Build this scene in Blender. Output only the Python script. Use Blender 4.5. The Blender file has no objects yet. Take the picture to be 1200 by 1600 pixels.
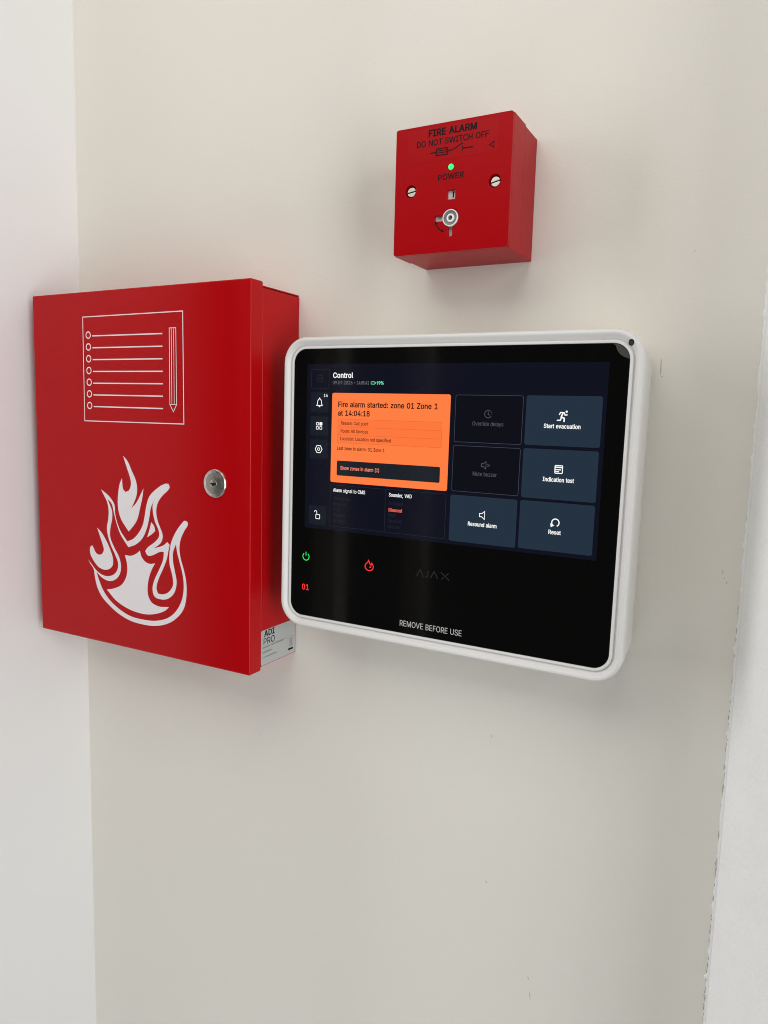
import bpy, bmesh, math, random
from mathutils import Matrix, Vector
from mathutils.geometry import delaunay_2d_cdt
random.seed(4)
S = 0.001                                   # everything below is written in millimetres
C = bpy.context.scene.collection
scene = bpy.context.scene

# ---------------------------------------------------------------- camera
cd = bpy.data.cameras.new('camera'); cam = bpy.data.objects.new('camera', cd); C.objects.link(cam)
cam.location = (0.36659, -0.54315, 0.11278)
cam.rotation_euler = (1.4484, -0.0262, 0.4938)
cd.sensor_fit = 'VERTICAL'; cd.sensor_height = 36.0; cd.lens = 26.025
cd.clip_start = 0.01; cd.clip_end = 50
scene.camera = cam

# ---------------------------------------------------------------- world, lamps, exposure
w = bpy.data.worlds.new('World'); scene.world = w; w.use_nodes = True
w.node_tree.nodes['Background'].inputs[0].default_value = (0.90, 0.95, 1.0, 1)
w.node_tree.nodes['Background'].inputs[1].default_value = 0.03
def area(name, loc, target, size, power, color):
    l = bpy.data.lights.new(name, 'AREA'); l.shape = 'RECTANGLE'; l.size, l.size_y = size; l.energy = power; l.color = color
    o = bpy.data.objects.new(name, l); C.objects.link(o); o.location = loc
    o.rotation_euler = (Vector(target)-Vector(loc)).to_track_quat('-Z', 'Y').to_euler()
    return o
area('ceiling_lamp', (-0.05, -1.00, 1.10), (0.0, 0, 0.05), (1.4, 0.9), 11.8, (1.0, 0.965, 0.91))
area('right_fill', (1.40, -0.88, 0.00), (-0.2, 0, 0.0), (0.6, 1.5), 17.0, (0.98, 0.99, 1.0))  # added cool fill from the right, brightens the left wall
area('left_fill', (-1.35, -1.00, 0.35), (0.3, 0, 0.1), (0.40, 1.4), 12.0, (0.98, 0.99, 1.0))  # added fill from the left, brightens the plaster strip
area('floor_bounce', (-0.15, -0.85, -1.10), (-0.05, 0, 0.0), (1.2, 0.8), 4.0, (0.95, 0.98, 1.0))
scene.cycles.filter_width = 1.0; scene.cycles.use_denoising = True; scene.cycles.denoising_prefilter = 'NONE'; scene.cycles.use_adaptive_sampling = False; scene.cycles.max_bounces = 10
vs = scene.view_settings; vs.view_transform = 'Standard'; vs.look = 'None'; vs.exposure = 0.0; vs.gamma = 1.0

# ---------------------------------------------------------------- materials
def lin(r, g, b):
    f = lambda c: c/12.92 if c <= .04045 else ((c+.055)/1.055)**2.4
    return (f(r/255), f(g/255), f(b/255), 1)
def mat(name, col, rough=.5, spec=.5, metal=0., emit=None, estr=1., bump=None, rvar=None, cvar=None, coat=0.):
    m = bpy.data.materials.new(name); m.use_nodes = True
    nt = m.node_tree; b = nt.nodes['Principled BSDF']
    b.inputs['Base Color'].default_value = (*col, 1); b.inputs['Roughness'].default_value = rough
    b.inputs['Specular IOR Level'].default_value = spec; b.inputs['Metallic'].default_value = metal
    b.inputs['Coat Weight'].default_value = coat
    if emit:
        b.inputs['Emission Color'].default_value = emit; b.inputs['Emission Strength'].default_value = estr
    tc = nt.nodes.new('ShaderNodeTexCoord')
    def noise(scale, detail=4, rough=.55):
        n = nt.nodes.new('ShaderNodeTexNoise'); n.inputs['Scale'].default_value = scale
        n.inputs['Detail'].default_value = detail; n.inputs['Roughness'].default_value = rough
        nt.links.new(tc.outputs['Object'], n.inputs['Vector']); return n
    if bump:
        last = None
        for scale, dist, strength in bump:
            n = noise(scale); bp = nt.nodes.new('ShaderNodeBump')
            bp.inputs['Distance'].default_value = dist; bp.inputs['Strength'].default_value = strength
            nt.links.new(n.outputs['Fac'], bp.inputs['Height'])
            if last: nt.links.new(last.outputs['Normal'], bp.inputs['Normal'])
            last = bp
        nt.links.new(last.outputs['Normal'], b.inputs['Normal'])
    if rvar:
        scale, lo, hi = rvar; n = noise(scale, 6); r = nt.nodes.new('ShaderNodeMapRange')
        r.inputs['From Min'].default_value = .35; r.inputs['From Max'].default_value = .65
        r.inputs['To Min'].default_value = lo; r.inputs['To Max'].default_value = hi
        nt.links.new(n.outputs['Fac'], r.inputs['Value']); nt.links.new(r.outputs['Result'], b.inputs['Roughness'])
    if cvar:
        scale, col2 = cvar; n = noise(scale, 5); mx = nt.nodes.new('ShaderNodeMix'); mx.data_type = 'RGBA'
        mx.inputs[6].default_value = (*col, 1); mx.inputs[7].default_value = (*col2, 1)
        r = nt.nodes.new('ShaderNodeMapRange'); r.inputs['From Min'].default_value = .3; r.inputs['From Max'].default_value = .7
        nt.links.new(n.outputs['Fac'], r.inputs['Value']); nt.links.new(r.outputs['Result'], mx.inputs[0])
        nt.links.new(mx.outputs[2], b.inputs['Base Color'])
    return m
M = {}
M['wall'] = mat('painted_wall', (.775, .748, .676), .62, .35, bump=[(9, .004, .05), (420, .0006, .26), (30, .002, .09)], cvar=(6, (.768, .744, .682)))
M['left_wall'] = mat('painted_side_wall', (.84, .835, .825), .6, .35, bump=[(9, .004, .05), (420, .0006, .10)], cvar=(7, (.83, .826, .815)))
M['plaster'] = mat('rough_plaster', (.87, .87, .86), .8, .2, bump=[(60, .003, .2), (260, .0018, .4)], cvar=(40, (.84, .84, .84)))
M['post'] = mat('dark_post', (.30, .29, .27), .6, .3)
M['specks'] = mat('joint_specks', (.30, .285, .26), .9, .1, cvar=(300, (.5, .48, .44)))
M['scuff'] = mat('scuff', (.33, .31, .28), .8, .2, cvar=(500, (.6, .56, .5)))
M['red_steel'] = mat('red_powder_coat', (.45, .0004, .003), .24, .19, bump=[(900, .0001, .06)])
M['red_dark'] = mat('red_seam', (.12, .001, .002), .6, .3)
M['red_plastic'] = mat('red_plastic', (.35, .0003, .003), .30, .10, bump=[(1500, .0001, .08)], rvar=(60, .31, .34))
M['red_label'] = mat('red_foil', (.345, .0004, .0033), .28, .12)
M['white_print'] = mat('white_screen_print', (.84, .80, .82), .5, .4)
M['black_print'] = mat('black_print', (.004, .003, .004), .6, .15)
M['steel'] = mat('nickel', (.72, .69, .64), .30, .5, 1.0, rvar=(300, .24, .4))
M['steel_dark'] = mat('key_plug', (.46, .45, .42), .36, .5, 1.0, rvar=(300, .3, .45))
M['dark'] = mat('dark_recess', (.006, .006, .006), .7, .2)
M['screw'] = mat('zinc_screw', (.74, .70, .62), .35, .5, .85)
M['grey_white'] = mat('pale_plastic', (.70, .68, .66), .45, .5)
M['knob_cup'] = mat('grey_knob_cup', (.30, .30, .30), .4, .5)
M['knob'] = mat('white_knob', (.82, .82, .80), .4, .5)
M['silver_label'] = mat('silver_sticker', (.50, .52, .52), .36, .5, .35, rvar=(120, .32, .42))
M['label_print'] = mat('grey_print', (.16, .17, .17), .5, .3)
M['white_plastic'] = mat('white_plastic', (.70, .69, .675), .42, .45, bump=[(1200, .0001, .06)], rvar=(50, .38, .47))
M['white_case'] = mat('white_case_plastic', (.70, .69, .65), .5, .4, bump=[(1200, .0001, .06)])
M['glass'] = mat('black_glass', (.0022, .0022, .0020), .07, .5, rvar=(18, .05, .10))
M['sensor'] = mat('dark_sensor', (.010, .014, .018), .25, .5)
M['tab'] = mat('film_tab', (.055, .052, .046), .35, .5)
M['film_print'] = mat('film_print', (.46, .46, .45), .5, .4)
M['logo_print'] = mat('logo_print', (.026, .026, .025), .3, .5)
def emis(name, r, g, b, k=1., rough=.09):
    e = lin(r, g, b); M[name] = mat(name, tuple(.002+.10*c for c in e[:3]), rough, .5, emit=e, estr=k*.94)
emis('screen_navy', 10, 12, 27); emis('tile_slate', 33, 48, 63); emis('button_slate', 20, 26, 37)
emis('tile_off', 7, 8, 19); emis('outline', 62, 66, 78); emis('faint_outline', 38, 41, 50)
emis('alarm_orange', 255, 124, 62, 1.0, .25); emis('orange_line', 212, 90, 42, 1.0, .25); emis('orange_row', 250, 117, 57, 1.0, .25); emis('orange_text', 52, 10, 4, 1.0, .25)
emis('orange_text_soft', 86, 24, 10, 1.0, .25); emis('button_dark', 25, 30, 38)
emis('white_text', 250, 250, 250); emis('grey_text', 112, 114, 120); emis('dim_text', 74, 77, 86); emis('ghost_text', 33, 34, 47)
emis('salmon_text', 255, 150, 122); emis('red_text', 255, 104, 84); emis('mint_text', 120, 240, 185)
emis('green_light', 40, 235, 95, 1.1); emis('red_light', 255, 52, 50, 1.1); emis('led_green', 60, 255, 120, 1.6); emis('led_rim', 30, 150, 60, .6)

# ---------------------------------------------------------------- mesh helpers
FRONT = Matrix(((1, 0, 0, 0), (0, 0, -1, 0), (0, 1, 0, 0), (0, 0, 0, 1)))       # drawing (x, y, height) -> (x, -height, z): faces the room
SIDE = Matrix(((0, 0, 1, 0), (1, 0, 0, 0), (0, 1, 0, 0), (0, 0, 0, 1)))         # drawing (x, y, height) -> (height, x, y): faces right
class MB:
    """collects faces of several materials into ONE mesh object"""
    def __init__(s): s.v = []; s.f = []; s.m = []; s.mats = []
    def mi(s, name):
        if name not in s.mats: s.mats.append(name)
        return s.mats.index(name)
    def raw(s, verts, faces, m, T=None):
        o = len(s.v); k = s.mi(m)
        s.v += [tuple((T @ Vector(p)) if T else p) for p in verts]
        s.f += [[i+o for i in f] for f in faces]; s.m += [k]*len(faces)
    def mesh(s, me, m, T=None):
        s.raw([v.co for v in me.vertices], [list(p.vertices) for p in me.polygons], m, T)
    def box(s, x0, x1, y0, y1, z0, z1, m, bevel=0, seg=3, back=True):
        bm = bmesh.new(); bmesh.ops.create_cube(bm, size=1)
        for v in bm.verts: v.co = ((x0+x1)/2+v.co.x*(x1-x0), (y0+y1)/2+v.co.y*(y1-y0), (z0+z1)/2+v.co.z*(z1-z0))
        if bevel: bmesh.ops.bevel(bm, geom=[e for e in bm.edges if back or min(v.co.y for v in e.verts) < y1-1e-6], offset=bevel, segments=seg, profile=.5, affect='EDGES', clamp_overlap=True)
        me = bpy.data.meshes.new('t'); bm.to_mesh(me); bm.free(); s.mesh(me, m); bpy.data.meshes.remove(me)
    def flat(s, loops, h, m, T=FRONT, thick=0., bevel=0.):
        """filled drawing: closed loops (inner loops are holes), lying at height h; with thick its top stands at h"""
        me = fill(loops, thick/2, bevel)
        s.mesh(me, m, T @ Matrix.Translation((0, 0, h-thick/2))); bpy.data.meshes.remove(me)
    def stroke(s, pts, wd, h, m, cyc=False, T=FRONT):
        n = len(pts); P = [Vector(p) for p in pts]; L = []; R = []
        for i in range(n):
            a = P[i]-P[i-1] if (i or cyc) else P[1]-P[0]; b = P[(i+1) % n]-P[i] if (i < n-1 or cyc) else a
            a = a.normalized(); b = b.normalized(); t = (a+b)
            t = t.normalized() if t.length > 1e-6 else a
            nn = Vector((-t.y, t.x)); k = min(1.8, 1/max(.3, nn.dot(Vector((-a.y, a.x)))))
            L.append(P[i]+nn*wd/2*k); R.append(P[i]-nn*wd/2*k)
        v = [(p.x, p.y, h) for p in L]+[(p.x, p.y, h) for p in R]
        f = [[n+i, n+(i+1) % n, (i+1) % n, i] for i in range(n if cyc else n-1)]
        s.raw(v, f, m, T)
    def text(s, body, x0, x1, base, cap, h, m, bold=0., T=FRONT, track=-6):
        """lettering fitted between x0 and x1 on a baseline, with even stroke weight after fitting"""
        base += cap*.02; cap *= .955
        me, xa, xb, H = text_mesh(body, 0, 0, track); bpy.data.meshes.remove(me)
        q = min(1.7, max(.8, (cap/H)/((x1-x0)/(xb-xa))))
        ox = bold*700*q+14*(q-1 if q > 1 else 0); oy = bold*700*.75
        me, xa, xb, H = text_mesh(body, ox, oy, track)
        kx = (x1-x0)/(xb-xa); ky = cap/H
        s.mesh(me, m, T @ Matrix.Translation((x0-xa*kx, base, h)) @ Matrix.Diagonal((kx, ky, 1, 1)))
        bpy.data.meshes.remove(me)
    def lathe(s, prof, cx, cy, m, T=FRONT, n=40, cap=True):
        """turned shape: (radius, height) pairs from the rim inwards"""
        v = []; f = []
        for r, h in prof: v += [(cx+r*math.cos(2*math.pi*i/n), cy+r*math.sin(2*math.pi*i/n), h) for i in range(n)]
        for k in range(len(prof)-1):
            for i in range(n): f.append([k*n+i, k*n+(i+1) % n, (k+1)*n+(i+1) % n, (k+1)*n+i])
        if cap: f.append([(len(prof)-1)*n+i for i in range(n)])
        s.raw(v, f, m, T)
    def sweep(s, prof, W, H, r, m, cap=None):
        """profile (inset, height) run round a rounded rectangle W x H"""
        v = []; f = []; n = None
        for ins, h in prof:
            L = rrect(-W/2+ins, W/2-ins, -H/2+ins, H/2-ins, max(.2, r-ins), 12); n = len(L)
            v += [(x, y, h) for x, y in L]
        for k in range(len(prof)-1):
            for i in range(n): f.append([k*n+i, k*n+(i+1) % n, (k+1)*n+(i+1) % n, (k+1)*n+i])
        if cap: f.append([(len(prof)-1)*n+i for i in range(n)])
        s.raw(v, f, m, FRONT)
    def build(s, name, parent=None, smooth=False, label=None):
        me = bpy.data.meshes.new(name)
        me.from_pydata([(x*S, y*S, z*S) for x, y, z in s.v], [], s.f)
        for k in s.mats: me.materials.append(M[k])
        me.polygons.foreach_set('material_index', s.m)
        bm = bmesh.new(); bm.from_mesh(me); bmesh.ops.remove_doubles(bm, verts=bm.verts, dist=1e-7); bm.to_mesh(me); bm.free()
        if smooth:
            me.polygons.foreach_set('use_smooth', [True]*len(me.polygons)); me.set_sharp_from_angle(angle=math.radians(32))
        me.update()
        o = bpy.data.objects.new(name, me); C.objects.link(o)
        if parent: o.parent = parent
        if label: o['label'] = label
        return o
def curve_to_mesh(cu):
    o = bpy.data.objects.new('t', cu); C.objects.link(o)
    dg = bpy.context.evaluated_depsgraph_get(); me = bpy.data.meshes.new_from_object(o.evaluated_get(dg))
    bpy.data.objects.remove(o); bpy.data.curves.remove(cu)
    return me
def fill(loops, ext=0., bevel=0.):
    cu = bpy.data.curves.new('t', 'CURVE'); cu.dimensions = '2D'; cu.fill_mode = 'BOTH' if ext else 'FRONT'
    if ext: cu.extrude = ext-bevel
    if bevel: cu.bevel_depth = bevel; cu.bevel_resolution = 2; cu.offset = -bevel
    for L in loops:
        sp = cu.splines.new('POLY'); sp.points.add(len(L)-1); sp.use_cyclic_u = True
        for p, q in zip(sp.points, L): p.co = (q[0], q[1], 0, 1)
    return curve_to_mesh(cu)
GCACHE = {}
def glyph_mesh(c, ox, oy):
    """triangles of one letter, grown by ox, oy; overlapping strokes are merged"""
    if (c, ox, oy) in GCACHE: return GCACHE[c, ox, oy]
    V = []; E = []
    for L in GLYPHS[c][1]:
        P = [Vector(tuple(map(float, q.split(',')))) for q in L.split()]
        P = [p for i, p in enumerate(P) if (p-P[i-1]).length > .5]; n = len(P); o = len(V)
        for i in range(n):
            a = (P[i]-P[i-1]).normalized(); d = (P[(i+1) % n]-P[i]).normalized(); t = a+d
            nn = Vector((-t.y, t.x)).normalized() if t.length > 1e-3 else Vector((-a.y, a.x))
            k = min(1.6, 1/max(.3, nn.dot(Vector((-a.y, a.x))))); V.append(P[i]+Vector((nn.x*ox*k, nn.y*oy*k)))          # outlines run clockwise: left is outwards
            E.append((o+i, o+(i+1) % n))
    if not V: GCACHE[c, ox, oy] = ([], []); return [], []
    v2, _, f2, *_ = delaunay_2d_cdt(V, E, [], 0, 1e-4)
    keep = []
    for f in f2:
        cx = sum(v2[i].x for i in f)/len(f); cy = sum(v2[i].y for i in f)/len(f); wn = 0
        for i, j in E:
            p, q = V[i], V[j]
            if (p.y <= cy) != (q.y <= cy):
                if p.x+(cy-p.y)*(q.x-p.x)/(q.y-p.y) > cx: wn += 1 if q.y > p.y else -1
        if wn < 0: keep.append(list(f))
    GCACHE[c, ox, oy] = ([(v.x, v.y) for v in v2], keep)
    return GCACHE[c, ox, oy]
def text_mesh(body, ox, oy, track):
    V = []; F = []; x = 0; ox = round(ox, 1); oy = round(oy, 1)
    for c in body:
        gv, gf = glyph_mesh(c, ox, oy); o = len(V)
        V += [((x+p[0])*.01, p[1]*.01, 0) for p in gv]; F += [[i+o for i in f] for f in gf]
        x += GLYPHS[c][0]+track+ox*.8+(45 if c == ' ' else 0)
    me = bpy.data.meshes.new('t'); me.from_pydata(V, [], F)
    xs = [v[0] for v in V]
    return me, min(xs), max(xs), 5.09+oy*.02
def rrect(x0, x1, y0, y1, r, n=6):
    L = []
    for cx, cy, a in ((x1-r, y1-r, 0), (x0+r, y1-r, 90), (x0+r, y0+r, 180), (x1-r, y0+r, 270)):
        L += [(cx+r*math.cos(math.radians(a+90*i/n)), cy+r*math.sin(math.radians(a+90*i/n))) for i in range(n+1)]
    return L
def circ(cx, cy, r, a0=0, a1=360, n=28, closed=True):
    return [(cx+r*math.cos(math.radians(a0+(a1-a0)*i/n)), cy+r*math.sin(math.radians(a0+(a1-a0)*i/n))) for i in range(n if closed else n+1)]
def smooth_loop(P, k=5, corner=58):
    """closed outline through P, rounded except where it turns sharply"""
    n = len(P); V = [Vector(p) for p in P]; out = []; tan = []
    for i in range(n):
        a = V[i]-V[i-1]; b = V[(i+1) % n]-V[i]
        sharp = math.degrees(a.angle(b)) > corner
        t = (a.normalized()+b.normalized())
        t = t.normalized() if t.length > 1e-6 else a.normalized()
        tan.append((a.normalized(), b.normalized()) if sharp else (t, t))
    for i in range(n):
        p, q = V[i], V[(i+1) % n]; d = (q-p).length; t0 = tan[i][1]*d; t1 = tan[(i+1) % n][0]*d
        for j in range(k):
            s = j/k; s2 = s*s; s3 = s2*s
            c = p*(2*s3-3*s2+1)+t0*(s3-2*s2+s)+q*(-2*s3+3*s2)+t1*(s3-s2); out.append((c.x, c.y))
    return out
def thing(name, label, cat, loc=(0, 0, 0), rot=(0, 0, 0)):
    o = bpy.data.objects.new(name, None); C.objects.link(o); o.empty_display_size = .02
    o.location = [c*S for c in loc]; o.rotation_euler = rot; o['label'] = label; o['category'] = cat
    return o

# ---------------------------------------------------------------- setting: the walls of the niche
def struct(o): o['kind'] = 'structure'; return o
def sheet(name, x0, y0, x1, y1, z0, z1, thick, m):
    """upright wall slab between two plan points, its visible face on the line, thickness behind it (left of the direction)"""
    d = Vector((x1-x0, y1-y0)).normalized(); n = Vector((-d.y, d.x))*thick
    b = MB(); q = [(x0, y0), (x1, y1), (x1+n.x, y1+n.y), (x0+n.x, y0+n.y)]
    v = [(x, y, z0) for x, y in q]+[(x, y, z1) for x, y in q]
    b.raw(v, [[0, 1, 5, 4], [1, 2, 6, 5], [2, 3, 7, 6], [3, 0, 4, 7], [4, 5, 6, 7], [3, 2, 1, 0]], m)
    return struct(b.build(name))
CX, RX = -287.8, 350.0
wall = sheet('wall_back', CX, 0, RX, 0, -1000, 1300, 90, 'wall')
sheet('wall_left', CX, -300, CX, 0, -1000, 1300, 110, 'left_wall')
RA = math.radians(33); RL = 240
sheet('wall_right', RX, 0, RX+RL*math.sin(RA), -RL*math.cos(RA), -1000, 1300, 110, 'plaster')
# two unseen posts, added so that their reflections streak the black glass
for y in (-655, -1010):
    b = MB(); b.box(-345, -300, y-24, y+18, -1000, 1300, 'post', 3); struct(b.build('reflection_post'))
# ragged edge of the rough plaster, lapping a little onto the smooth paint, with small darker specks along it
b = MB(); z = -460; L = []
while z < 420:
    L.append((RX-.5-abs(random.gauss(0, .55))-(.5 if z < 40 else .1)*math.sin(z*.05)**2, z)); z += random.uniform(1.5, 5)
L2 = smooth_loop(L+[(RX+3, 420), (RX+3, -460)], 3, 80); n = len(L)*3
P = [p for p in L2[:n-3]]
b.raw([(x, -.05, zz) for x, zz in P]+[(x+.35, -.75, zz) for x, zz in P]+[(RX+.6, -1.1, zz) for x, zz in P],
      [[i, i+1, len(P)+i+1, len(P)+i] for i in range(len(P)-1)]+[[len(P)+i, len(P)+i+1, 2*len(P)+i+1, 2*len(P)+i] for i in range(len(P)-1)], 'plaster')
b.build('plaster_edge', wall, smooth=True)
b = MB(); z = -440
while z < 420:
    h = random.uniform(.8, 5.0); wd = random.uniform(.15, .6)
    if random.random() < (.5 if z < 0 else .05):
        x = RX-1.2+random.uniform(-.5, .3)
        b.raw([(x-wd/2, -.82, z), (x+wd/2, -.9, z-.3), (x+wd*.6, -.95, z+h*.6), (x, -.85, z+h), (x-wd*.6, -.8, z+h*.5)], [[0, 1, 2, 3, 4]], 'specks')
    z += h*random.uniform(.6, 1.6)
b.build('wall_joint', wall)
def scuff(x, z, w_, h_, a):
    n = 14; P = []
    for i in range(n):
        t = 2*math.pi*i/n; k = random.uniform(.55, 1.1); u, v = math.cos(t)*w_*k, math.sin(t)*h_*k
        P.append((x+u*math.cos(a)-v*math.sin(a), -.06, z+u*math.sin(a)+v*math.cos(a)))
    bb = MB(); bb.raw(P, [list(range(n))], 'scuff'); bb.build('scuff_mark', wall)
for q in ((288.4, 155, .45, 6.5, .03), (289.6, 148, .5, .6, 0), (337.5, 17, .35, 1.6, .2), (340.3, 10.5, .4, 1.3, -.3), (339, 13, .25, .6, 0), (179.6, -135.6, .3, 1.6, .1),
          (180.6, -260.6, 1.5, .45, -.5), (219.8, -331, .35, 2.2, .2), (222, -346, .4, 4.0, .15), (-51.7, -189, .3, 1.5, .0), (305, 230, .25, .7, .4)):
    scuff(*q)

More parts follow.
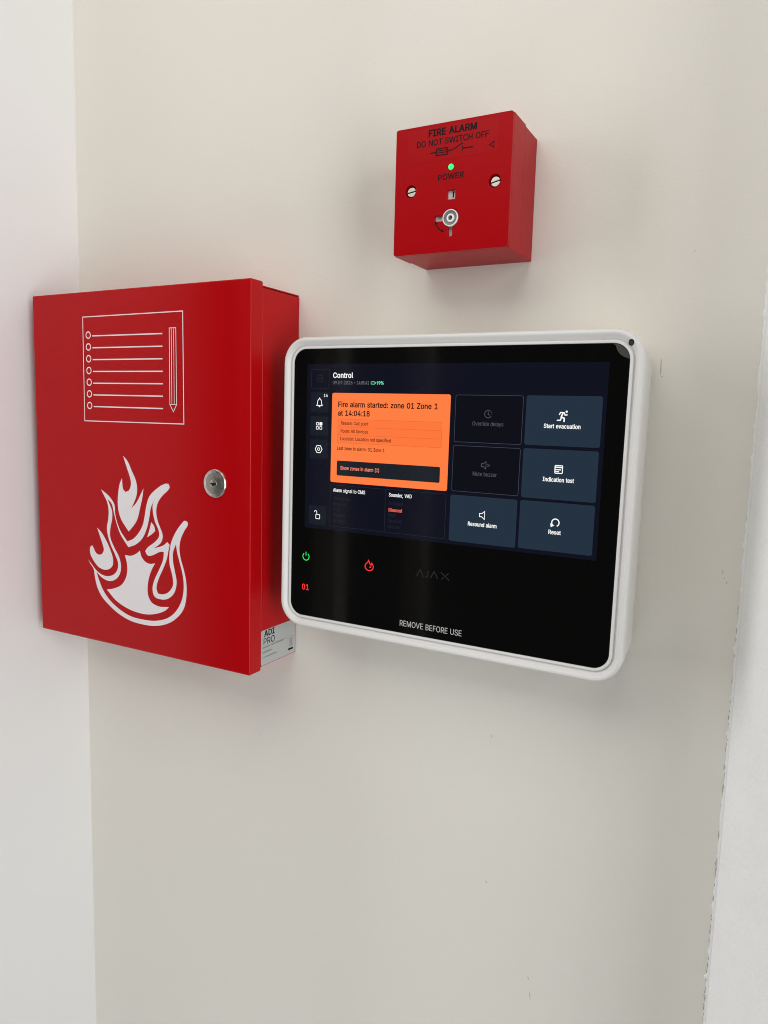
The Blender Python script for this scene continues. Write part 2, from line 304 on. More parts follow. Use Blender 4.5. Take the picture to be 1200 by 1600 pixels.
GLYPHS = {
 '%': (676, ["175,283 155,284 137,289 121,297 107,308 95,320 86,335 80,351 76,369 75,388 75,412 76,431 80,448 87,464 96,479 107,492 121,503 137,511 155,515 175,517 196,515 214,511 230,503 244,492 255,479 264,464 270,448 274,431 276,412 276,388 274,369 270,351 264,335 255,320 244,308 230,297 214,289 196,284", "175,327 191,329 203,335 212,346 218,358 222,372 223,388 223,412 222,428 219,441 213,454 204,464 191,470 175,473 160,470 148,464 138,454 132,441 128,428 127,412 127,388 128,372 132,358 138,346 147,335 160,329", "501,-10 481,-8 462,-3 446,5 432,15 421,28 412,43 406,59 402,77 400,95 400,120 402,138 406,156 412,172 421,187 433,200 447,210 463,218 481,223 501,225 522,223 540,218 556,210 570,200 581,187 590,172 596,156 600,138 601,120 601,95 600,77 596,59 589,43 580,28 569,15 555,5 540,-3 521,-8", "501,35 517,37 529,43 538,53 544,66 548,80 549,95 549,120 548,135 544,149 538,162 529,172 517,178 501,180 486,178 473,172 464,162 458,149 454,135 453,120 453,95 454,80 458,66 464,53 473,43 485,37", "132,0 482,509 540,509 191,0"]),
 '(': (273, ["89,207 90,244 94,283 101,324 109,364 119,403 132,441 145,477 160,510 177,539 236,539 219,503 204,466 191,428 179,390 169,351 161,313 156,276 152,241 151,207 152,176 155,145 160,115 167,83 177,50 188,16 202,-19 218,-57 236,-96 177,-96 150,-46 128,4 111,55 99,106 92,156"]),
 ')': (273, ["37,-96 56,-56 72,-18 86,18 97,52 106,85 113,116 118,147 121,177 122,207 121,241 117,276 112,313 104,351 94,390 82,428 69,466 54,503 37,539 97,539 113,510 128,477 142,441 154,403 164,364 173,323 179,283 183,244 184,207 182,156 174,104 161,53 144,3 123,-47 97,-96"]),
 ',': (188, ["38,-119 68,71 137,71 84,-119"]),
 '.': (188, ["95,-4 83,-3 73,1 63,9 55,18 51,29 50,41 51,53 55,64 63,73 73,81 83,85 95,87 107,85 118,81 128,73 135,64 140,53 141,41 140,29 135,18 128,9 118,1 107,-3"]),
 '0': (453, ["227,-7 191,-3 158,7 130,24 105,48 85,77 69,113 57,155 50,202 48,254 50,306 57,353 69,395 85,431 106,461 130,484 159,502 191,512 227,516 262,512 295,502 323,484 348,461 368,431 384,395 396,353 403,306 405,254 403,202 396,155 384,113 368,77 348,48 323,24 295,7 263,-3", "227,50 250,52 271,60 290,74 306,92 320,116 330,144 338,176 342,213 344,254 342,295 338,332 330,365 320,393 306,416 290,435 271,449 250,457 227,460 203,457 182,449 163,435 147,416 134,393 123,365 115,332 111,295 109,254 111,213 115,176 123,144 134,116 147,92 163,74 182,60 203,52"]),
 '1': (453, ["76,0 76,55 391,55 391,0", "276,509 276,0 212,0 212,448 209,448 86,358 86,427 198,509"]),
 '2': (453, ["64,0 64,47 234,229 282,282 294,298 303,312 311,327 316,341 319,356 320,371 319,389 315,405 308,419 298,431 287,441 273,449 258,455 241,458 224,460 205,458 188,454 172,447 159,438 148,427 139,413 132,398 128,381 127,362 66,362 68,391 75,418 86,442 102,464 121,482 143,496 168,507 196,513 225,516 254,513 281,507 306,497 328,482 346,465 361,445 372,423 379,398 381,372 380,354 377,336 371,318 363,299 351,280 336,259 267,180 153,60 153,57 389,57 389,0"]),
 '4': (453, ["40,105 40,158 247,509 311,509 109,166 109,163 413,163 413,105", "282,0 282,121 282,146 282,318 343,318 343,0"]),
 '5': (453, ["221,-7 192,-5 165,1 140,11 118,25 99,41 83,60 71,82 63,105 60,130 122,130 125,115 130,102 138,89 148,78 160,68 173,60 188,54 204,51 221,50 241,51 259,56 276,64 291,75 304,89 314,104 322,122 326,141 328,162 326,183 321,203 314,221 303,237 290,251 275,262 257,270 238,275 218,277 201,276 184,273 167,268 152,262 139,255 128,246 67,253 96,509 366,509 366,452 151,452 134,301 136,301 148,311 162,318 178,325 194,330 212,333 229,334 252,332 274,328 294,321 313,311 330,299 345,285 358,269 370,251 379,231 386,210 390,187 391,163 388,132 381,102 369,76 352,52 332,32 309,15 282,3 253,-4"]),
 '6': (453, ["226,-7 196,-4 168,3 142,15 119,31 100,51 84,74 73,101 66,130 64,162 65,187 71,212 80,239 93,268 112,302 137,340 252,509 322,509 151,261 145,261 151,270 157,279 165,288 174,295 184,302 196,307 208,311 221,313 235,314 265,312 291,305 316,295 337,280 355,262 370,240 380,215 387,187 389,157 387,127 379,98 368,73 352,50 333,30 310,14 284,3 257,-4", "226,48 245,50 263,55 279,63 293,73 304,86 314,101 322,119 326,137 327,157 326,178 322,196 314,213 304,228 293,241 279,251 263,259 245,264 226,265 207,264 190,259 174,252 160,241 148,229 138,214 131,197 126,179 125,158 126,138 131,119 138,102 148,86 160,73 174,63 190,55 207,50"]),
 '8': (453, ["226,-7 193,-5 163,1 136,11 111,25 91,42 74,62 62,84 54,109 52,135 53,156 58,176 65,195 75,212 87,228 101,241 117,252 134,260 153,265 153,267 129,276 109,289 93,308 80,330 73,354 70,380 73,405 79,429 90,450 106,469 124,485 146,498 170,508 197,514 226,516 255,514 282,508 306,498 328,485 346,469 361,450 373,429 379,405 382,380 379,354 372,330 359,308 343,289 323,276 300,267 300,265 319,260 335,252 351,241 365,228 377,212 387,195 395,176 399,156 401,135 398,109 391,84 378,62 362,42 341,25 317,11 289,1 259,-5", "226,49 248,50 267,54 285,60 300,69 313,79 323,91 331,106 335,121 337,139 335,157 330,173 322,189 312,202 298,213 283,223 265,230 247,234 226,235 206,234 187,230 169,223 154,213 140,202 130,189 122,173 117,157 115,139 117,121 121,106 129,91 139,79 152,69 167,60 185,54 205,50", "226,290 244,291 260,294 274,300 287,308 298,318 307,330 314,344 318,359 319,376 318,392 314,407 308,420 299,432 288,442 275,449 260,455 244,459 226,460 208,459 192,455 177,449 164,442 153,432 145,420 138,407 134,392 133,376 134,359 138,344 145,330 154,318 165,308 178,300 193,294 209,291"]),
 '9': (453, ["226,516 256,513 285,506 310,494 333,478 352,458 368,434 380,408 387,378 389,347 387,322 382,296 373,270 359,240 340,207 315,168 200,0 130,0 301,248 307,248 302,238 295,229 287,221 278,214 268,207 257,202 245,198 232,195 218,195 188,197 161,203 137,214 116,229 98,247 83,269 72,294 66,321 64,352 66,382 73,411 85,436 101,459 120,479 143,494 168,506 196,513", "226,460 207,459 190,454 174,446 160,435 148,423 138,407 131,390 127,372 125,352 127,331 131,313 138,295 148,280 160,268 174,257 190,250 207,245 226,243 245,245 263,249 279,257 293,267 305,280 314,295 322,312 326,330 327,350 326,371 322,390 314,407 305,422 293,435 279,446 263,454 245,459"]),
 ':': (188, ["95,-4 83,-3 73,1 63,9 55,18 51,29 50,41 51,53 55,64 63,73 73,81 83,85 95,87 107,85 118,81 128,73 135,64 140,53 141,41 140,29 135,18 128,9 118,1 107,-3", "95,271 83,272 73,277 63,284 55,294 51,304 50,316 51,328 55,339 63,349 73,356 83,360 95,362 107,360 118,356 128,349 135,339 140,328 141,316 140,304 135,294 128,284 118,277 107,272"]),
 'A': (480, ["16,0 201,509 276,509 463,0 395,0 287,302 264,372 232,478 245,478 213,371 191,302 85,0", "110,142 110,199 370,199 370,142"]),
 'B': (456, ["60,0 60,509 241,509 274,507 304,501 329,491 350,477 367,461 381,442 390,421 396,398 398,374 397,353 393,336 387,320 378,307 368,295 356,286 343,278 329,272 315,267 315,262 331,260 347,254 363,245 378,234 391,220 402,203 411,184 416,161 418,136 416,111 410,88 400,67 386,48 368,31 344,18 317,8 284,2 247,0", "125,57 245,57 281,60 309,67 330,80 344,96 353,115 355,137 354,153 350,169 342,184 333,197 320,209 306,218 289,225 269,229 248,231 125,231", "125,285 238,285 256,287 273,290 288,296 302,304 314,314 323,326 330,340 335,355 336,372 333,393 326,412 313,429 294,442 270,449 240,452 125,452"]),
 'C': (510, ["267,-7 225,-3 186,7 150,25 119,49 92,79 70,115 53,157 44,203 40,254 44,305 53,352 70,393 92,429 119,459 150,484 186,501 225,512 267,516 293,514 317,511 340,504 362,496 383,485 402,471 419,456 435,438 448,418 459,397 467,373 473,348 408,348 404,365 397,380 389,395 380,407 369,418 357,428 344,437 330,444 315,449 300,453 284,455 267,456 237,453 209,445 184,432 161,414 141,391 125,364 113,332 106,295 103,254 106,213 113,177 125,145 141,117 161,94 184,76 210,63 237,56 267,53 284,54 300,56 315,60 330,65 344,72 357,81 369,90 380,102 389,114 397,128 404,144 408,160 473,160 467,135 459,112 448,91 435,71 420,53 402,38 383,24 363,13 341,5 317,-2 293,-6"]),
 'D': (502, ["219,0 96,0 96,57 215,57 254,60 288,68 318,81 343,99 363,122 379,149 390,181 397,216 399,255 397,294 390,329 379,361 364,388 344,410 320,428 291,441 258,449 221,452 93,452 93,509 225,509 273,505 315,495 353,478 385,455 412,426 433,391 449,351 458,306 462,255 458,205 449,159 433,119 411,83 384,54 351,31 312,14 268,3", "125,509 125,0 60,0 60,509"]),
 'E': (419, ["60,0 60,509 372,509 372,452 125,452 125,286 355,286 355,229 125,229 125,57 375,57 375,0"]),
 'F': (410, ["60,0 60,509 369,509 369,452 125,452 125,278 346,278 346,221 125,221 125,0"]),
 'H': (517, ["60,0 60,509 125,509 125,289 392,289 392,509 457,509 457,0 392,0 392,232 125,232 125,0"]),
 'I': (300, ["31,0 31,57 118,57 118,452 31,452 31,509 269,509 269,452 183,452 183,57 269,57 269,0"]),
 'L': (393, ["60,0 60,509 125,509 125,57 361,57 361,0"]),
 'M': (628, ["60,0 60,509 152,509 277,187 287,159 299,123 311,84 322,49 307,49 318,83 330,121 342,158 352,187 476,509 568,509 568,0 504,0 504,291 504,327 505,369 506,413 507,457 513,457 498,409 482,363 467,322 456,291 342,0 286,0 170,291 159,321 145,361 129,408 112,457 119,457 120,416 121,372 122,328 122,291 122,0"]),
 'N': (523, ["60,0 60,509 136,509 343,183 363,151 388,107 414,55 405,54 401,108 399,157 399,195 399,509 463,509 463,0 387,0 202,290 177,331 148,381 108,452 119,454 122,384 124,328 125,291 125,0"]),
 'O': (533, ["267,-7 225,-3 186,7 150,25 119,49 92,79 70,115 53,157 44,203 40,254 44,305 53,352 70,393 92,429 119,459 150,484 186,501 225,512 267,516 309,512 348,501 384,484 415,459 442,429 464,393 480,352 490,305 493,254 490,203 480,157 464,115 442,79 415,49 384,25 348,7 309,-3", "267,53 296,55 324,63 349,76 372,94 392,116 408,144 420,176 428,213 430,254 428,295 420,332 408,365 392,392 372,415 349,433 324,446 296,453 267,456 237,453 210,445 184,433 161,415 142,392 125,364 113,332 106,295 103,254 106,213 113,176 125,144 142,117 161,94 184,76 210,63 237,55"]),
 'P': (445, ["60,0 60,509 235,509 272,506 305,499 332,487 356,471 375,452 390,430 400,404 407,377 409,348 407,318 400,291 390,265 375,243 356,223 332,207 305,195 272,188 235,186 109,186 109,242 233,242 257,244 279,248 297,256 312,266 324,279 333,294 339,310 343,328 344,348 343,367 339,385 333,402 324,416 312,428 297,439 279,446 257,451 232,452 125,452 125,0"]),
 'R': (449, ["60,0 60,509 236,509 273,506 305,500 333,489 356,473 376,455 390,433 401,408 407,381 409,352 407,323 401,296 390,271 376,250 356,232 333,217 305,206 273,200 236,198 96,198 96,255 234,255 258,256 280,260 298,267 313,276 325,287 334,300 340,316 344,333 345,352 344,371 340,389 334,405 325,419 313,430 298,440 279,446 258,451 233,452 125,452 125,0", "353,0 230,229 303,229 428,0"]),
 'S': (447, ["224,-9 188,-7 156,-1 128,9 102,23 81,40 64,60 51,83 42,109 38,137 104,137 108,118 114,102 123,88 136,76 150,66 166,59 185,53 204,50 224,49 246,50 267,54 286,60 303,69 317,79 329,92 338,106 344,122 346,139 344,154 340,168 332,179 322,189 310,197 296,205 245,222 184,239 145,253 112,269 86,289 67,313 56,341 52,372 54,400 62,425 75,448 92,468 113,484 138,498 165,508 195,514 227,516 259,514 289,508 316,498 340,484 360,468 377,449 390,427 398,403 401,378 337,378 332,402 320,421 302,437 280,449 254,456 225,459 204,457 185,454 167,448 152,440 139,430 129,418 121,405 117,391 115,376 117,359 122,345 131,334 142,324 155,315 169,308 212,293 264,279 312,264 328,256 344,248 359,238 372,226 384,213 395,198 402,180 407,161 408,139 406,112 399,87 386,64 370,43 349,25 323,11 294,0 261,-7"]),
 'T': (449, ["32,452 32,509 417,509 417,452 257,452 257,0 193,0 193,452"]),
 'U': (517, ["259,-8 220,-6 186,2 154,15 126,33 103,55 85,80 71,108 63,140 60,173 60,509 124,509 124,178 126,155 132,133 141,113 153,95 169,80 187,68 208,59 232,53 259,52 285,53 309,59 331,68 349,80 364,95 377,113 385,133 391,155 393,178 393,509 457,509 457,173 454,140 446,108 433,80 414,55 391,33 363,15 332,2 297,-6"]),
 'V': (480, ["204,0 16,509 84,509 192,206 215,137 248,31 235,31 267,138 290,206 395,509 463,509 278,0"]),
 'W': (686, ["155,0 16,509 82,509 163,196 175,145 187,94 197,40 189,40 200,94 211,145 224,196 306,509 380,509 462,196 474,145 486,94 497,40 488,40 499,94 510,145 523,196 603,509 670,509 530,0 455,0 368,323 351,391 336,475 350,475 335,395 318,323 230,0"]),
 'Z': (438, ["42,0 42,46 273,385 306,431 341,476 348,454 285,452 223,452 40,452 40,509 397,509 397,462 169,129 134,81 97,33 90,54 152,57 214,57 399,57 399,0"]),
 'a': (389, ["160,-9 137,-7 115,-3 94,5 76,15 60,29 48,45 38,63 32,84 30,108 32,128 36,146 43,161 53,174 64,184 78,193 92,200 108,206 125,211 178,220 234,227 247,229 257,231 265,235 271,240 274,246 276,255 276,257 275,272 272,285 267,297 260,307 251,315 240,322 227,327 212,330 196,331 178,330 163,327 149,322 137,316 127,309 118,301 110,292 104,283 100,274 41,291 51,313 64,331 79,346 95,358 114,368 133,375 153,380 173,383 194,384 239,379 255,375 271,369 286,360 300,350 312,336 322,320 330,301 335,278 337,251 337,0 277,0 277,52 272,52 252,25 242,16 229,8 215,1 199,-4 181,-7", "170,45 192,47 211,51 228,59 242,68 254,80 263,93 270,108 274,122 276,138 276,190 259,182 231,176 200,171 175,168 134,159 122,153 112,147 103,139 97,130 93,118 92,105 93,93 96,82 102,72 109,64 119,57 130,52 142,48 156,46"]),
 'b': (424, ["229,-8 208,-7 189,-3 172,4 159,12 147,21 138,31 118,59 112,59 112,0 53,0 53,509 114,509 114,319 118,319 137,346 147,355 158,364 171,373 188,379 207,383 229,384 259,382 287,374 313,361 335,342 354,320 370,293 381,261 388,227 390,189 388,151 381,116 370,84 355,57 336,34 313,16 288,3 260,-6", "220,47 242,49 262,55 279,66 294,80 306,97 316,117 323,139 327,163 328,189 327,215 323,239 316,261 307,281 295,298 280,311 262,322 243,328 220,330 198,328 178,322 161,312 147,299 134,282 125,263 118,241 114,216 113,189 114,162 118,138 125,115 135,95 147,78 162,65 179,55 198,49"]),
 'c': (396, ["207,-8 174,-5 144,3 117,16 93,35 72,58 56,85 44,116 37,150 34,187 37,225 44,260 56,291 72,318 93,341 117,360 144,374 174,382 207,384 226,384 243,381 260,377 276,371 291,364 305,356 318,346 330,335 340,322 349,308 356,293 362,277 303,262 290,289 270,311 242,325 207,330 184,328 163,321 145,310 130,296 118,278 108,258 102,236 98,212 96,187 98,163 102,139 108,117 118,97 130,80 145,66 163,55 184,49 207,46 243,52 271,66 292,89 304,117 363,102 357,86 350,70 341,56 331,43 319,32 306,21 292,12 277,5 261,-1 244,-5 226,-7"]),
 'd': (424, ["195,-8 165,-6 137,3 111,16 89,34 70,57 55,84 43,116 36,151 34,189 36,227 43,261 55,293 70,320 89,342 112,361 137,374 165,382 196,384 218,383 237,379 253,373 267,364 278,355 287,346 306,319 311,319 311,509 372,509 372,0 313,0 313,59 307,59 287,31 277,21 266,12 252,4 236,-3 217,-7", "205,47 226,49 246,55 263,65 278,78 290,95 299,115 306,138 310,162 312,189 310,216 306,241 300,263 290,282 278,299 263,312 246,322 227,328 205,330 182,328 162,322 145,311 130,298 118,281 108,261 102,239 98,215 96,189 98,163 102,139 109,117 118,97 130,80 145,66 162,55 182,49"]),
 'e': (404, ["212,-8 177,-5 145,3 117,16 92,35 72,58 56,85 44,116 37,150 34,187 36,224 44,258 55,290 71,317 91,340 115,359 142,373 172,382 205,384 226,383 246,380 266,374 285,366 303,355 319,341 334,324 347,305 357,282 365,256 370,227 371,194 371,169 75,169 75,221 338,221 310,202 308,226 304,248 298,269 288,286 277,301 263,314 246,323 227,328 205,330 183,328 164,323 146,313 131,301 119,286 109,270 102,251 97,231 96,211 96,178 98,151 102,127 110,106 121,88 135,73 151,61 169,53 190,48 212,46 227,47 241,49 254,53 265,58 276,65 285,73 294,82 300,93 306,105 365,91 358,72 348,55 335,39 320,26 302,14 283,4 261,-3 237,-7"]),
 'f': (254, ["228,379 228,327 6,327 6,379", "81,0 81,432 82,452 87,470 96,486 107,499 120,510 135,519 152,525 169,529 187,530 222,527 243,521 227,468 215,472 195,474 178,472 164,468 154,460 147,449 143,435 142,419 142,0"]),
 'g': (425, ["207,-151 180,-149 156,-146 134,-140 114,-132 97,-122 82,-110 70,-97 59,-84 51,-69 101,-41 122,-66 131,-74 142,-82 154,-88 169,-93 187,-96 207,-97 236,-95 261,-87 282,-75 298,-58 308,-34 311,-6 311,68 306,68 287,41 277,32 266,23 252,16 236,10 217,6 195,5 165,7 138,14 113,27 90,43 71,65 55,90 43,120 36,154 34,191 36,229 43,263 55,293 71,320 90,342 112,361 138,374 166,382 196,384 218,383 237,379 253,373 267,365 279,356 288,346 308,319 313,319 313,379 372,379 372,-9 370,-40 363,-67 350,-90 334,-109 314,-124 291,-136 265,-144 237,-149", "205,59 227,61 246,66 264,75 278,87 290,103 300,121 307,142 311,166 312,193 311,219 307,242 300,264 291,283 279,299 264,312 247,322 227,328 205,330 182,328 163,322 145,312 130,298 118,282 109,262 102,241 98,218 96,193 98,167 102,144 109,123 118,104 131,88 145,76 163,66 183,61"]),
 'h': (410, ["114,227 114,0 53,0 53,509 114,509 114,287 102,287 116,319 132,344 152,362 175,374 200,382 227,384 252,383 275,377 295,369 313,356 328,340 341,321 350,298 355,271 357,240 357,0 296,0 296,235 293,263 286,286 273,304 256,318 235,326 210,329 192,328 176,324 161,317 147,308 136,297 126,283 119,266 115,248"]),
 'i': (167, ["53,0 53,379 114,379 114,0", "84,443 73,444 63,448 54,455 47,463 43,472 41,483 43,494 47,504 54,512 63,518 73,522 84,524 95,522 105,518 114,512 121,504 125,494 126,483 125,472 121,463 114,455 105,448 95,444"]),
 'l': (189, ["139,-2 112,0 91,8 74,20 62,37 55,59 53,84 53,509 114,509 114,99 114,83 117,71 120,62 126,57 135,53 146,52 160,53 170,54 181,3 162,-1"]),
 'm': (610, ["53,0 53,379 112,379 112,295 108,295 114,314 122,331 132,346 144,358 158,368 172,376 187,382 203,385 219,386 245,383 268,375 287,361 303,342 314,320 321,295 312,295 318,312 326,329 337,343 350,356 364,366 381,375 398,381 417,385 437,386 458,385 478,380 497,372 514,361 529,346 541,328 550,307 555,283 557,255 557,0 496,0 496,254 493,279 485,298 473,313 456,323 438,329 419,330 402,329 387,326 374,320 363,312 353,302 345,290 340,277 336,263 335,247 335,0 274,0 274,260 272,280 265,297 253,311 238,322 220,328 199,330 185,329 171,326 158,320 145,312 135,302 126,289 119,274 115,257 114,238 114,0"]),
 'n': (410, ["114,227 114,0 53,0 53,379 112,379 112,287 102,287 116,319 132,344 152,362 175,374 200,382 227,384 252,383 275,377 295,369 313,356 328,340 341,321 350,298 355,271 357,240 357,0 296,0 296,235 293,263 286,286 273,304 256,318 235,326 210,329 192,328 176,324 161,317 147,308 136,297 126,283 119,266 115,248"]),
 'o': (415, ["207,-8 174,-5 144,3 117,16 93,35 72,58 56,85 44,116 37,150 34,187 37,225 44,260 56,291 72,318 93,341 117,360 144,374 174,382 207,384 241,382 271,374 299,360 323,341 343,318 359,291 371,260 379,225 381,187 379,150 371,116 359,85 343,58 323,35 299,16 271,3 241,-5", "207,46 231,49 252,55 270,66 285,80 298,97 307,117 314,139 318,163 319,187 318,212 314,236 307,258 298,278 285,296 270,310 252,321 231,328 207,330 184,328 163,321 145,310 130,296 118,278 108,258 102,236 98,212 96,187 98,163 102,139 108,117 118,97 130,80 145,66 163,55 184,49"]),
 'p': (424, ["53,-143 53,379 112,379 112,319 118,319 137,346 147,355 158,364 171,373 188,379 207,383 229,384 259,382 287,374 313,361 335,342 354,320 370,293 381,261 388,227 390,189 388,151 381,116 370,84 355,57 336,34 313,16 288,3 260,-6 229,-8 208,-7 189,-3 173,4 159,12 147,21 138,31 118,59 114,59 114,-143", "220,47 242,49 262,55 279,66 294,80 306,97 316,117 323,139 327,163 328,189 327,215 323,239 316,261 307,281 295,298 280,311 262,322 243,328 220,330 198,328 178,322 161,312 147,299 134,282 125,263 118,241 114,216 113,189 114,162 118,138 125,115 135,95 147,78 162,65 179,55 198,49"]),
 'r': (259, ["53,0 53,379 112,379 112,321 115,321 124,339 137,354 152,367 171,377 191,383 213,385 229,384 243,384 243,322 230,324 207,326 190,324 174,321 159,315 146,306 135,296 126,284 119,269 115,254 114,237 114,0"]),
 's': (365, ["182,-8 157,-7 133,-3 112,3 93,12 76,24 62,38 50,54 41,73 36,94 94,107 101,87 111,72 124,60 141,52 160,47 181,45 206,47 227,53 244,62 258,74 265,88 268,103 266,115 262,126 254,136 243,144 229,150 212,155 149,170 118,180 92,192 72,208 58,227 50,249 47,274 49,295 55,314 65,332 79,347 95,360 115,370 137,378 161,383 187,384 212,383 234,379 254,372 271,363 286,352 299,339 309,324 318,308 324,290 268,277 262,291 254,304 243,316 228,325 210,331 187,333 166,331 147,326 131,317 119,305 111,292 109,277 110,264 115,253 124,243 136,235 152,229 172,223 229,209 261,200 287,187 306,171 320,153 328,131 331,107 329,85 323,65 312,47 298,31 281,18 260,6 236,-2 210,-7"]),
 't': (227, ["204,379 204,327 6,327 6,379", "65,471 126,471 126,98 127,83 130,70 136,61 144,55 156,51 170,50 185,51 202,54 213,2 192,-3 168,-4 138,-1 113,7 92,21 77,41 68,64 65,93"]),
 'u': (410, ["182,-5 158,-3 135,2 115,11 97,23 82,39 69,59 60,82 54,109 53,139 53,379 114,379 114,144 116,117 124,94 137,75 154,61 175,53 200,50 218,51 234,55 249,62 263,71 274,83 283,97 290,113 295,132 296,153 296,379 357,379 357,0 298,0 298,92 307,92 294,60 277,35 257,17 234,5 209,-3"]),
 'v': (389, ["163,0 17,379 84,379 165,155 187,87 206,21 184,21 203,87 224,155 305,379 371,379 226,0"]),
 'w': (567, ["138,0 23,379 87,379 133,214 154,137 175,41 165,41 186,135 206,214 252,379 316,379 362,214 382,136 402,41 391,41 413,135 434,214 480,379 545,379 429,0 368,0 319,172 305,225 291,280 277,338 291,338 277,280 263,225 248,172 199,0"]),
 'y': (389, ["47,-139 61,-86 71,-87 83,-89 94,-90 104,-89 113,-86 122,-81 130,-74 138,-64 145,-51 151,-36 163,-1 17,379 84,379 165,155 187,87 206,21 184,21 202,87 224,155 305,379 371,379 204,-58 196,-77 187,-93 177,-107 165,-119 153,-128 139,-136 125,-141 109,-144 91,-145 65,-143"]),
 'z': (380, ["42,0 42,46 254,320 254,323 48,323 48,379 333,379 333,331 126,60 126,56 339,56 339,0"]),
 ' ': (188, []),
}
FLAME = {
 'S1': [(117.6,178.0),(122.6,173.9),(128.2,164.8),(132.4,157.8),(134.4,150.6),(133.5,143.3),(129.7,135.7),(126.7,131.0),(133.4,137.0),(139.3,145.8),(142.2,150.1),(140.6,141.7),(137.6,132.1),(133.8,121.3),(129.3,115.6),(123.1,109.7),(118.3,114.6),(113.3,120.6),(110.5,127.8),(109.7,135.2),(110.5,143.8),(112.6,152.4),(115.7,157.8),(115.9,153.6),(116.9,147.9),(119.8,145.5),(124.2,147.3),(126.8,153.3),(125.9,158.4),(122.4,166.6),(119.7,172.7)],
 'S2': [(88.4,145.8),(93.7,143.1),(100.3,138.8),(105.4,132.8),(106.0,125.3),(108.0,118.0),(112.3,109.8),(121.0,100.4),(128.3,103.3),(135.7,109.8),(140.9,117.7),(143.1,125.2),(145.4,134.8),(149.1,143.3),(157.6,150.6),(168.7,156.1),(172.1,156.1),(173.4,153.2),(172.0,151.1),(164.4,144.9),(159.5,138.9),(157.3,131.6),(158.6,123.4),(161.9,116.5),(164.6,110.5),(163.1,104.2),(154.0,97.5),(165.2,101.2),(170.0,104.7),(172.8,102.5),(171.2,96.7),(169.2,89.2),(164.9,80.4),(159.2,70.2),(156.5,61.4),(158.3,56.9),(164.6,57.0),(171.5,60.3),(176.4,67.2),(175.8,74.4),(172.5,85.5),(172.4,93.7),(174.1,103.2),(179.0,112.9),(187.2,122.8),(190.5,125.4),(193.8,124.5),(194.0,122.0),(190.4,117.1),(185.7,108.5),(184.2,100.2),(185.5,92.1),(188.8,83.2),(191.4,74.3),(192.2,64.1),(191.2,54.6),(187.8,45.8),(178.1,36.0),(167.0,30.0),(152.8,26.4),(138.4,25.6),(123.8,26.6),(108.9,30.9),(95.3,37.9),(85.5,45.4),(80.2,53.6),(77.4,63.3),(76.0,69.9),(72.2,73.9),(69.2,77.8),(74.6,73.0),(80.7,68.2),(88.4,65.2),(96.1,65.1),(103.0,67.6),(107.7,72.5),(108.6,79.2),(105.7,85.3),(99.9,94.5),(96.3,102.9),(95.0,110.3),(96.8,118.1),(97.7,126.8),(95.7,135.2),(91.3,141.4)],
 'S2h': [(96.5,137.4),(101.7,133.5),(104.5,125.2),(107.3,116.8),(112.2,106.5),(122.3,95.2),(131.1,98.3),(139.9,105.0),(145.8,115.0),(148.8,124.7),(151.1,134.2),(156.8,142.9),(153.2,136.4),(153.4,129.2),(155.8,121.1),(159.8,114.2),(160.4,109.1),(156.9,104.6),(145.5,96.6),(143.3,93.7),(146.1,90.3),(149.6,90.2),(165.1,95.5),(165.8,95.1),(165.0,88.8),(159.3,77.6),(153.5,67.4),(151.7,59.7),(154.0,53.7),(161.7,52.1),(170.1,53.8),(177.7,60.1),(180.6,69.8),(178.6,79.9),(176.7,88.0),(176.8,96.3),(180.2,103.8),(181.5,96.8),(184.1,88.8),(186.8,80.9),(188.7,71.9),(188.2,60.4),(185.1,51.7),(178.2,42.3),(168.5,35.6),(154.3,31.3),(140.0,30.2),(123.9,31.0),(110.5,35.1),(97.0,42.5),(88.0,51.3),(82.8,60.7),(79.9,67.5),(86.8,62.8),(96.0,60.6),(104.4,62.8),(110.5,68.5),(112.5,76.3),(110.2,84.8),(104.4,92.8),(99.3,102.1),(99.6,110.8),(102.1,119.6),(102.0,127.1),(99.4,132.3)],
 'S3': [(81.9,109.7),(88.0,105.3),(93.9,98.3),(99.0,90.1),(102.3,81.7),(101.7,76.2),(97.8,72.4),(91.6,70.6),(83.9,71.9),(76.3,77.7),(71.8,85.0),(72.3,90.0),(74.7,92.1),(76.7,89.9),(78.9,86.3),(82.7,84.2),(87.4,85.0),(90.3,89.1),(88.9,94.5),(85.6,101.8)],
 'S4': [(151.1,120.7),(154.3,117.8),(155.9,113.3),(151.4,109.8),(145.9,106.6),(148.6,113.2)],
 'S5': [(117.7,87.5),(125.1,87.5),(132.4,90.4),(136.8,93.6),(138.2,88.9),(142.4,84.6),(148.1,82.8),(155.2,84.0),(151.6,78.8),(147.9,71.0),(145.6,61.1),(146.2,53.7),(150.3,47.8),(158.8,45.3),(171.4,46.4),(167.2,42.8),(158.7,38.9),(145.8,35.9),(131.3,35.9),(116.6,38.7),(104.7,43.6),(93.4,52.0),(103.4,54.5),(112.6,58.9),(117.9,65.1),(120.3,71.9),(120.2,79.4)],
}
